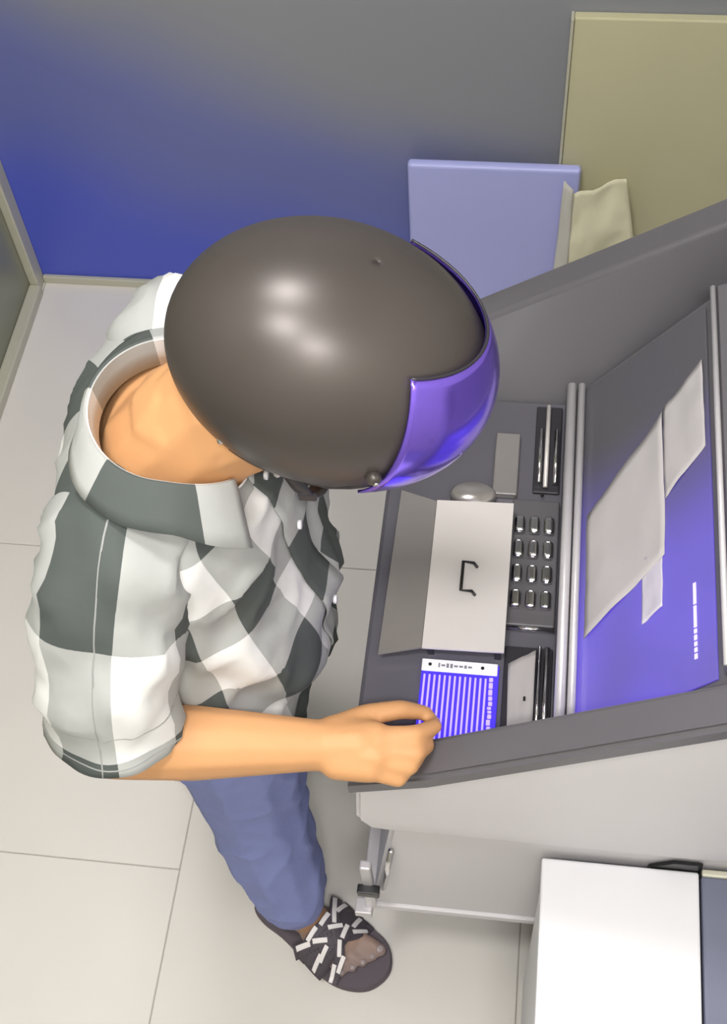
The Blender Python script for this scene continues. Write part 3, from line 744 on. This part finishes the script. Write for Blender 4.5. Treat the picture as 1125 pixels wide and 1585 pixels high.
# ---------------------------------------------------------------- sandals
def sandal(an, fd, sd, side):
    g = Vector((an.x, an.y, 0)); q = lambda f, s, z: g + fd*f + sd*(s*side) + Vector((0, 0, z))
    out = [(-.085, .0), (-.078, .028), (-.050, .040), (.0, .040), (.05, .046), (.10, .056), (.140, .054), (.166, .040), (.180, .016), (.178, -.010), (.162, -.036), (.128, -.054), (.09, -.058), (.04, -.050), (-.01, -.041), (-.050, -.039), (-.078, -.028)]
    out = [p[:2] for p in catmull([a+(0,) for a in out+[out[0]]], 4)][:-1]
    b = bmesh.new(); lays = []
    for z, sc in ((.0005, .97), (.004, 1.0), (.019, 1.0), (.0235, .975)):
        lays.append([b.verts.new(q(.05+(f-.05)*sc, s*sc, z)) for f, s in out])
    n = len(out)
    for a, c in zip(lays, lays[1:]):
        for k in range(n): b.faces.new((a[k], a[(k+1) % n], c[(k+1) % n], c[k]))
    b.faces.new(lays[0][::-1]); b.faces.new(lays[-1])
    so = bm_obj('sandal', b, 'sole', per, True); so.data.set_sharp_from_angle(angle=0.7)
    tag(so, 'dark sandal with white dashes on the straps')
    # crossed strap net over the forefoot: z of the foot's back at (f, s)
    def top(f, s):
        h = .095 - (f-.045)*.52 - (abs(s)/.058)**2.2*.046
        return max(h, .024)
    def strap(pts, wd):
        P = catmull([p+(0,) for p in pts], 6); rows_ = []
        for i, (f, s, _) in enumerate(P):
            a = P[max(i-1, 0)]; c = P[min(i+1, len(P)-1)]; t = Vector((c[0]-a[0], c[1]-a[1])).normalized(); nn = Vector((-t.y, t.x))
            rows_.append([q(f+nn.x*w_, s+nn.y*w_, top(f+nn.x*w_, s+nn.y*w_)+.0035) for w_ in (-wd, -wd/2, 0, wd/2, wd)])
        return loft('strap', rows_, 'strap', so, None, False, 0.003)
    def dash(f, s, ang, L_=.0125):
        b = bmesh.new(); ca, sa = math.cos(ang), math.sin(ang); vs_ = []
        for e in (-1, -.33, .33, 1):
            vs_.append([(f+ca*e*L_-sa*w_, s+sa*e*L_+ca*w_) for w_ in (-.0034, .0034)])
        lo = [[b.verts.new(q(x, y, top(x, y)+.0045)) for x, y in r] for r in vs_]; hi = [[b.verts.new(q(x, y, top(x, y)+.0075)) for x, y in r] for r in vs_]
        for a, c in zip(hi, hi[1:]): b.faces.new((a[0], a[1], c[1], c[0]))
        for k in (0, 1):
            for i in range(3): b.faces.new((lo[i][k], lo[i+1][k], hi[i+1][k], hi[i][k]))
        b.faces.new((lo[0][0], hi[0][0], hi[0][1], lo[0][1])); b.faces.new((lo[3][0], hi[3][0], hi[3][1], lo[3][1]))
        return bm_obj('white_dash', b, 'white_strip', so)
    strap([(.042, .058), (.058, .034), (.080, .008), (.104, -.022), (.112, -.060)], .0085)
    strap([(.036, -.058), (.056, -.036), (.080, -.006), (.104, .022), (.112, .058)], .0085)
    strap([(.100, .058), (.092, .030), (.086, 0), (.080, -.030), (.074, -.060)], .008)
    strap([(.082, .060), (.078, .030), (.076, 0), (.072, -.030), (.066, -.062)], .026)
    strap([(.066, .058), (.060, .028), (.057, 0), (.052, -.030), (.048, -.060)], .008)
    for f, s, a in ((.048, .046, 2.2), (.062, .026, 2.2), (.094, .044, 1.7), (.108, .034, .9), (.074, .012, .9), (.090, .016, 1.8), (.098, -.012, 2.1), (.112, -.030, 1.7),
                    (.054, .010, 1.6), (.066, -.022, .7), (.050, -.022, 1.5), (.046, -.044, .8), (.080, -.034, 1.6), (.106, -.048, 1.8), (.076, -.050, 1.5), (.060, .048, 1.6)):
        dash(f, s, a)
sandal(*FEET[0], 1); sandal(*FEET[1], -1)

# ================================================================== HELMET (worn)
hel = empty('helmet', HEAD, 'glossy dark grey-brown motorcycle helmet worn by the person at the cash machine', 'helmet')
HC = Vector((-0.178, 0.780, 1.368))
RH = Matrix.Rotation(math.radians(4), 3, 'Z') @ Matrix.Rotation(math.radians(24), 3, 'Y') @ Matrix.Rotation(math.radians(-4), 3, 'X')
HA, HB, HZ = 0.153, 0.122, 0.122
def hp(az, el, k=1.0):
    x, y, z = HA*math.cos(el)*math.cos(az), HB*math.cos(el)*math.sin(az), HZ*math.sin(el)
    if z < 0:
        f = 1 - 0.10*(z/HZ)**2; x *= f; y *= f
    return HC + RH @ (Vector((x, y, z))*k)
def low(az):
    a = abs(math.degrees((az+PI) % (2*PI) - PI))
    pts = [(0, 14), (35, 13), (55, 4), (68, -22), (80, -44), (100, -48), (130, -44), (180, -36)]
    for (a0, e0), (a1, e1) in zip(pts, pts[1:]):
        if a0 <= a <= a1:
            t = (a-a0)/(a1-a0); t = t*t*(3-2*t); return math.radians(e0+(e1-e0)*t)
    return 0
NA, NE = 96, 30
rg = [[hp(2*PI*k/NA, PI/2*0.9999*(1-i/NE) + low(2*PI*k/NA)*(i/NE)) for k in range(NA)] for i in range(NE+1)]
sh = loft('shell', rg, 'helmet', hel, None, True, 0.005)
b = bmesh.new(); tube(b, [hp(2*PI*k/NA, low(2*PI*k/NA), 1.004) for k in range(NA+1)], .0042, 8, False); bm_obj('rim_trim', b, 'dark', hel, True)
# inner padding
b = bmesh.new()
rg = [[hp(2*PI*k/48, PI/2*0.999*(1-i/14) + (low(2*PI*k/48)+.03)*(i/14), .93) for k in range(48)] for i in range(15)]
loft('liner', rg, 'black', hel, None, True, 0.004)
# visor
rg = []
for i in range(17):
    el = math.radians(42 - i*4.4)
    rg.append([hp(math.radians(-67+134*k/48), el, 1.045 + .02*math.cos(math.radians(-67+134*k/48))) for k in range(49)])
vis = loft('visor', rg, 'visor', hel, None, False, 0.003); tag(vis, 'blue violet mirrored visor')
rgp = [hp(math.radians(-67+134*k/48), math.radians(42), 1.052 + .02*math.cos(math.radians(-67+134*k/48))) for k in range(49)]
b = bmesh.new(); tube(b, rgp, .0016, 6); bm_obj('visor_edge', b, 'dark', vis, True)
for s_ in (-1, 1):
    p = hp(math.radians(s_*70), math.radians(-8), 1.0); n_ = (p-HC).normalized()
    b = bmesh.new(); tube(b, [p, p+n_*.008, p+n_*.011], [.008, .007, .004], 20); pv = bm_obj('visor_pivot', b, 'helmet', hel, True)
    b = bmesh.new(); tube(b, [p+n_*.010, p+n_*.0125], .0028, 12); bm_obj('pivot_screw', b, 'chrome', pv, True)
for az, el in ((-128, -30), (-100, -38), (128, -30), (100, -38)):
    p = hp(math.radians(az), math.radians(el), 1.0); b = bmesh.new(); ball(b, p + (p-HC).normalized()*.001, .0042, sub=2); bm_obj('rivet', b, 'chrome', hel, True)
# chin strap
pts = [hp(math.radians(-96), math.radians(-40), .96), HC + RH @ Vector((.02, -.082, -.108)), HC + RH @ Vector((.045, -.03, -.142)), HC + RH @ Vector((.045, .03, -.142)), HC + RH @ Vector((.02, .082, -.108)), hp(math.radians(96), math.radians(-40), .96)]
pts = [Vector(p) for p in catmull([tuple(p) for p in pts], 5)]
f_ = RH @ Vector((1, 0, .1))
st = loft('chin_strap', [[p - f_*.009, p, p + f_*.009] for p in pts], 'dark', hel, None, False, 0.002)
box('strap_buckle', pts[5]-Vector((.009, .004, .006)), pts[5]+Vector((.009, .002, .006)), 'dark', st, .002)
